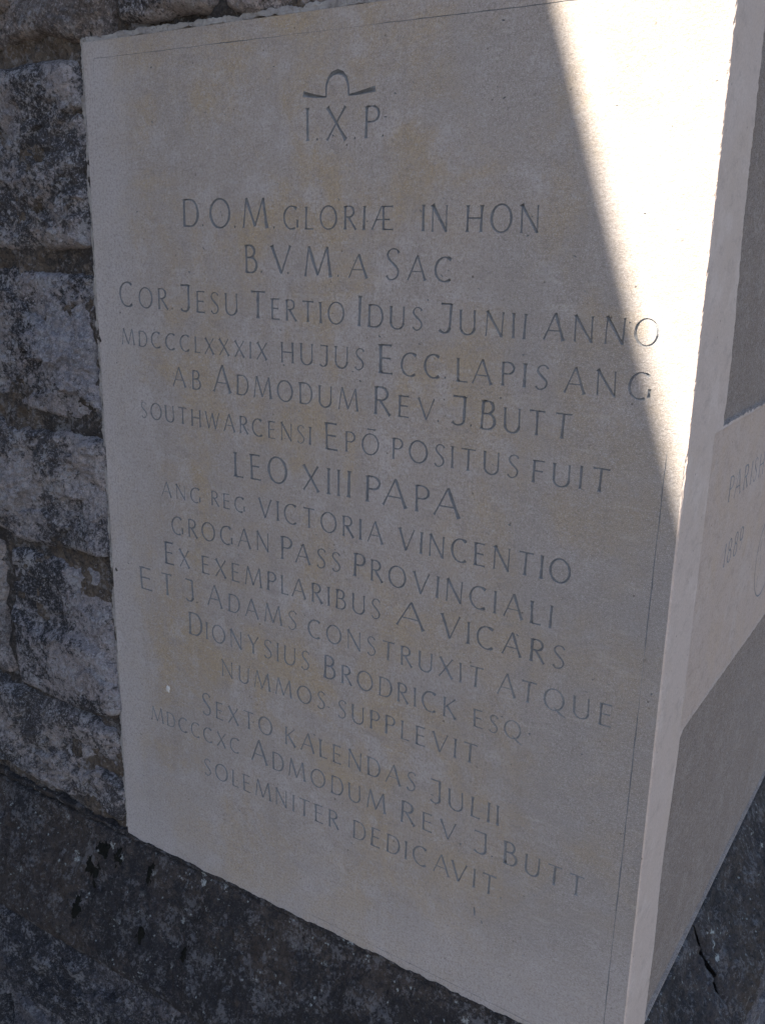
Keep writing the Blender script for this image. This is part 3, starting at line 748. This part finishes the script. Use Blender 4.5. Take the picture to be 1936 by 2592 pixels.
# pale mortar pointing round the carved stone
strip('mortar_joint', [(-.004, .8605), (.02, .8600), (.06, .8608), (.115, .8615), (.135, .861)], [.003, .0042, .0032, .0046, .002], wall, M_mort, 5, y=.0012, dome=.0, amp=.6, tilt=.001)
strip('mortar_joint', [(.135, .861), (.25, .8610), (.42, .8605), (.598, .8600)], [.0028, .0040, .0036, .0030], wall, M_mort, 8, y=.0014, dome=.0, amp=.7, tilt=.001)
strip('mortar_joint', [(-.0025, .859), (-.003, .70), (-.0025, .55), (-.0035, .40), (-.002, .20), (-.002, .012)], [.0032, .0022, .0034, .0022, .0030, .0026], wall, M_mort, 15, y=.0018, dome=.0018, amp=1.0)
# the same wall higher up and the rest of its front, coarser
rs_ = random.Random(31)
z = 1.045
while z < 3.2:
    h = rs_.uniform(.13, .20); x = -.40
    while x < .585:
        w_ = min(rs_.uniform(.18, .36), .597-x)
        if .597-x-w_ < .1: w_ = .597-x
        rock('stone', x+.005, x+w_-.004, z+.005, z+h-.005, M_rub[rs_.randrange(3)], wall, rs_.randrange(999), res=.009, proud=.006, edge=.016)
        x += w_
    z += h
box('wall_core', -.40, .590, .02, .50, 1.03, 3.25, M_joint, wall)
box('wall_core', -.40, -.008, .03, .50, .0, 1.03, M_joint, wall)

# flank of the building beyond and above the carved stone
flank = thing('rubble_wall', 'rubble wall running away behind the carved stone on its sunless right-hand flank', 'wall', (.6, 1.9, 0))
def tf_side(P_):       # wall plane y=0 -> plane x=W, along +y
    return np.stack([W-P_[:, 1], P_[:, 0], P_[:, 2]], 1)
z = 0.012
while z < 3.2:
    h = rs_.uniform(.13, .20)
    if z < .84 and z+h > .80: h = .868-z
    y = DEPTH+.004 if z < .86 else .002
    while y < 3.1:
        w_ = rs_.uniform(.2, .38)
        rock('stone', y+.005, y+w_-.004, z+.005, z+h-.005, M_rub[rs_.randrange(3)], flank, rs_.randrange(999), res=.011, proud=.006, edge=.016, tf=tf_side)
        y += w_
    z += h
box('wall_core', .2, W-.012, DEPTH+.005, 3.4, .0, 3.25, M_joint, flank)
box('wall_core', .3, W-.012, .03, DEPTH, H+.01, 3.25, M_joint, flank)

# ------------------------------------------------------------------ sloping plinth under the wall
PX, PZ = .060, -.130          # how far it projects and drops
def plinth(name, a0, a1, mitre0, mitre1, parent, seed, tf, res=.0022, sk0=0, sk1=0):
    n = max(8, int((a1-a0+.06)/res)); m = 74
    s, t = np.meshgrid(np.linspace(0, 1, n), np.linspace(0, 1, m), indexing='ij')
    # profile: tiny flat lip, slope, rounded nose, short vertical face, underside
    pr = np.array([(.030, -.0015), (.0, -.0015), (-.002, -.003), (-.0545, -.115), (-.0580, -.125), (-.0585, -.134), (-.055, -.141), (-.040, -.143), (.03, -.143)])
    L_ = np.concatenate([[0], np.cumsum(np.linalg.norm(np.diff(pr, axis=0), axis=1))]); L_ = L_/L_[-1]
    tt = np.where(t < .08, t/.08*L_[2], np.where(t < .9, L_[2]+(t-.08)/.82*(L_[6]-L_[2]), L_[6]+(t-.9)/.1*(1-L_[6])))
    py = np.interp(tt, L_, pr[:, 0]); pz = np.interp(tt, L_, pr[:, 1])
    lo = a0+(py if mitre0 else -sk0*py/.06); hi = a1-(py if mitre1 else sk1*py/.06)
    A = lo+(hi-lo)*s
    amp = np.clip((tt-L_[1])/.1, 0, 1)*np.clip((L_[6]-tt)/.08+.35, .2, 1)
    e = np.minimum((A-lo), (hi-A)); rd = .006*np.exp(-np.clip(e, 0, 1)/.0035)
    d = (.0060*fbm(A*9, seed, pz*9, seed, 3)+.0028*fbm(A*55, seed, pz*55, seed+2, 4)+.0016*fbm(A*230, seed, pz*230, seed+6, 3))*amp-rd*amp
    py2 = py-d*.9; pz2 = pz+d*.42
    P_ = np.stack([A, py2, pz2], -1).reshape(-1, 3)
    idx = np.arange(n*m).reshape(n, m)
    cap0 = np.array([A[0].mean(), .03, -.08]); cap1 = np.array([A[-1].mean(), .03, -.08])
    F = grid_faces(n, m, flip=True)
    P_ = np.vstack([P_, cap0, cap1]); c0, c1 = n*m, n*m+1
    caps = [[idx[0, i], idx[0, i+1], c0, c0] for i in range(m-1)]+[[idx[-1, i+1], idx[-1, i], c1, c1] for i in range(m-1)]
    P_ = tf(P_)
    me = bpy.data.meshes.new(name)
    fl = [tuple(int(q) for q in f) for f in F]+[tuple(int(q) for q in f[:3]) for f in caps]
    me.from_pydata(P_.tolist(), [], fl); me.update()
    me.polygons.foreach_set('use_smooth', np.ones(len(me.polygons), bool)); me.materials.append(M_plinth)
    o = bpy.data.objects.new(name, me); COL.objects.link(o); o.parent = parent; o.location = -parent.location
    return o
ident = lambda P_: P_
pf = thing('sloping_plinth', 'almost black lichen-speckled sloping stone plinth under the inscribed front face', 'plinth', (.1, 0, -.14))
ps = thing('sloping_plinth', 'dark sloping stone plinth with a cracked open joint below the right-hand flank', 'plinth', (.66, 1.5, -.14))
plinth('plinth_stone', -.395, W, False, True, pf, 3, ident)
def tf_pl(P_): return np.stack([W-P_[:, 1], P_[:, 0], P_[:, 2]], 1)
plinth('plinth_stone', .0, .2245, True, False, ps, 7, tf_pl, sk1=.024)
plinth('plinth_stone', .2270, .90, False, False, ps, 13, tf_pl, res=.003, sk0=.024)
for k in range(3): plinth('plinth_stone', .905+k*.75, 1.65+k*.75, False, False, ps, 20+k, tf_pl, res=.01)
box('plinth_bed', -.39, W-.005, .01, .4, -.14, -.004, M_joint, pf)
box('plinth_bed', .1, W-.004, .21, 3.1, -.14, -.03, M_joint, ps)
# dirt and old pointing where the carved stone meets the plinth
strip('dirt_fillet', [(-.39, .006), (-.1, .006), (.0, .002), (.15, .001), (.35, -.001), (.60, .0005)], [.0042, .0040, .0026, .0022, .0030, .0024], pf, M_plinth, 41, y=-.0006, dome=.0016, amp=.6)
# black moss cushions on the slope
def moss(name, u, f, ru, rv, seed, parent, tf):
    n, m = 90, 16
    a, r = np.meshgrid(np.linspace(0, 2*math.pi, n+1)[:-1], np.linspace(0, 1, m), indexing='ij')
    k = 1+.42*fbm(np.cos(a)*2.2, np.sin(a)*2.2, 0, seed, 6, .68)
    du = ru*k*r*np.cos(a); dv = rv*k*r*np.sin(a)
    py = -.0575*(f+dv/.131); pz = -.121*(f+dv/.131)
    hgt = .0030*np.sqrt(np.clip(1-r**2, 0, 1))*(1+.4*fbm(du*400, dv*400, 0, seed, 3))-.004*(r > .95)
    P_ = np.stack([u+du, py-hgt*.9, pz+hgt*.43], -1).reshape(-1, 3)
    F = []
    for i in range(n):
        for j in range(m-1):
            i2 = (i+1) % n
            F.append((i*m+j, i2*m+j, i2*m+j+1, i*m+j+1))
    o = mesh_obj(name, tf(P_), np.array(F), M_moss, parent, True); o['kind'] = 'stuff'
MOSS = [(-.0365, .34, .0105, .021, 3), (-.0270, .22, .0060, .011, 14), (-.0470, .75, .0070, .011, 5), (-.005, .22, .007, .010, 6),
        (.048, .22, .006, .012, 7), (.057, .70, .0065, .010, 8), (.125, .66, .006, .008, 11)]
for (u, f, ru, rv, s) in MOSS:
    moss('moss', u, f, ru, rv, s, pf, ident)

# ------------------------------------------------------------------ base masonry below the plinth
bf = thing('base_wall', 'bluish rough base wall of large blocks under the sloping plinth at bottom left', 'wall', (0, 0, GROUND))
bs = thing('base_wall', 'rough base wall of large blocks below the plinth on the right-hand flank', 'wall', (.65, 1.5, GROUND))
YB = -.046
def tf_b(P_): return P_+np.array([0, YB, 0])
def tf_bs(P_): return np.stack([W-YB-P_[:, 1], P_[:, 0], P_[:, 2]], 1)
rows_ = [(-.144, -.40), (-.41, -.62), (-.63, -.85)]
for ri, (zt, zb) in enumerate(rows_):
    xs = [[-.39, -.205, .24, .645], [-.39, .02, .33, .645], [-.39, -.15, .22, .645]][ri]
    for a, b in zip(xs[:-1], xs[1:]):
        rock('stone', a+.004, b-.004, zb, zt, M_base, bf, rs_.randrange(999), res=.0024 if ri == 0 else .009, proud=.006, edge=.008, tf=tf_b, rough=1.2)
    y = -.045
    while y < 3.0:
        w_ = rs_.uniform(.3, .5)
        rock('stone', y+.004, y+w_-.004, zb, zt, M_base, bs, rs_.randrange(999), res=.006 if ri == 0 and y < .6 else .014, proud=.004, edge=.010, tf=tf_bs, rough=.8)
        y += w_
box('base_core', -.40, .60, -.03, .5, GROUND, -.143, M_joint, bf)
box('base_core', .2, .63, .0, 3.1, GROUND, -.143, M_joint, bs)

# ------------------------------------------------------------------ added side wall, out of view left, its coping set to throw the shade
XW, XC = -.325, -.17        # wall face and the drip edge of its coping
# shadow edge on the face: (0.4815, 0.8376) -> slope from the sun direction
slope = SUN.z/SUN.x
ZW = .8376-(.4825-XC)*slope
wing = thing('shade_wall', 'tall unseen rubble wall with flat coping, added to throw shade on the carved stone', 'wall', (-.6, -1, GROUND))
def tf_w(P_): return np.stack([XW-.004-P_[:, 1], P_[:, 0], P_[:, 2]], 1)
z = GROUND
while z < ZW-.12:
    h = min(rs_.uniform(.16, .24), ZW-.10-z)
    if h < .05: break
    y = -2.9
    while y < -.02:
        w_ = min(rs_.uniform(.25, .45), -.0-y)
        if w_ > .06: rock('stone', y+.004, y+w_-.004, z+.005, z+h-.004, M_rub[rs_.randrange(3)], wing, rs_.randrange(999), res=.016, proud=-.006, edge=.016, tf=tf_w)
        y += w_
    z += h
box('wall_core', XW-.45, XW-.018, -2.9, .0, GROUND, ZW-.095, M_joint, wing)
for k in range(4): box('coping_stone', XW-.50, XC, -2.98+k*.745, -2.98+.74+k*.745, ZW-.095, ZW, M_tool, wing)

# ------------------------------------------------------------------ ground
n = 40
g = np.linspace(-1, 1, n); g = np.sign(g)*np.abs(g)**2.5*120
GX, GY = np.meshgrid(g, g, indexing='ij'); GZ = GROUND+.008*fbm(GX*.7, GY*.7, 0, 2, 3)-.004
go = mesh_obj('ground', np.stack([GX.ravel(), GY.ravel(), GZ.ravel()], 1), grid_faces(n, n), M_ground, None, True)
go['kind'] = 'structure'; go['label'] = 'brown gritty path at the foot of the wall'
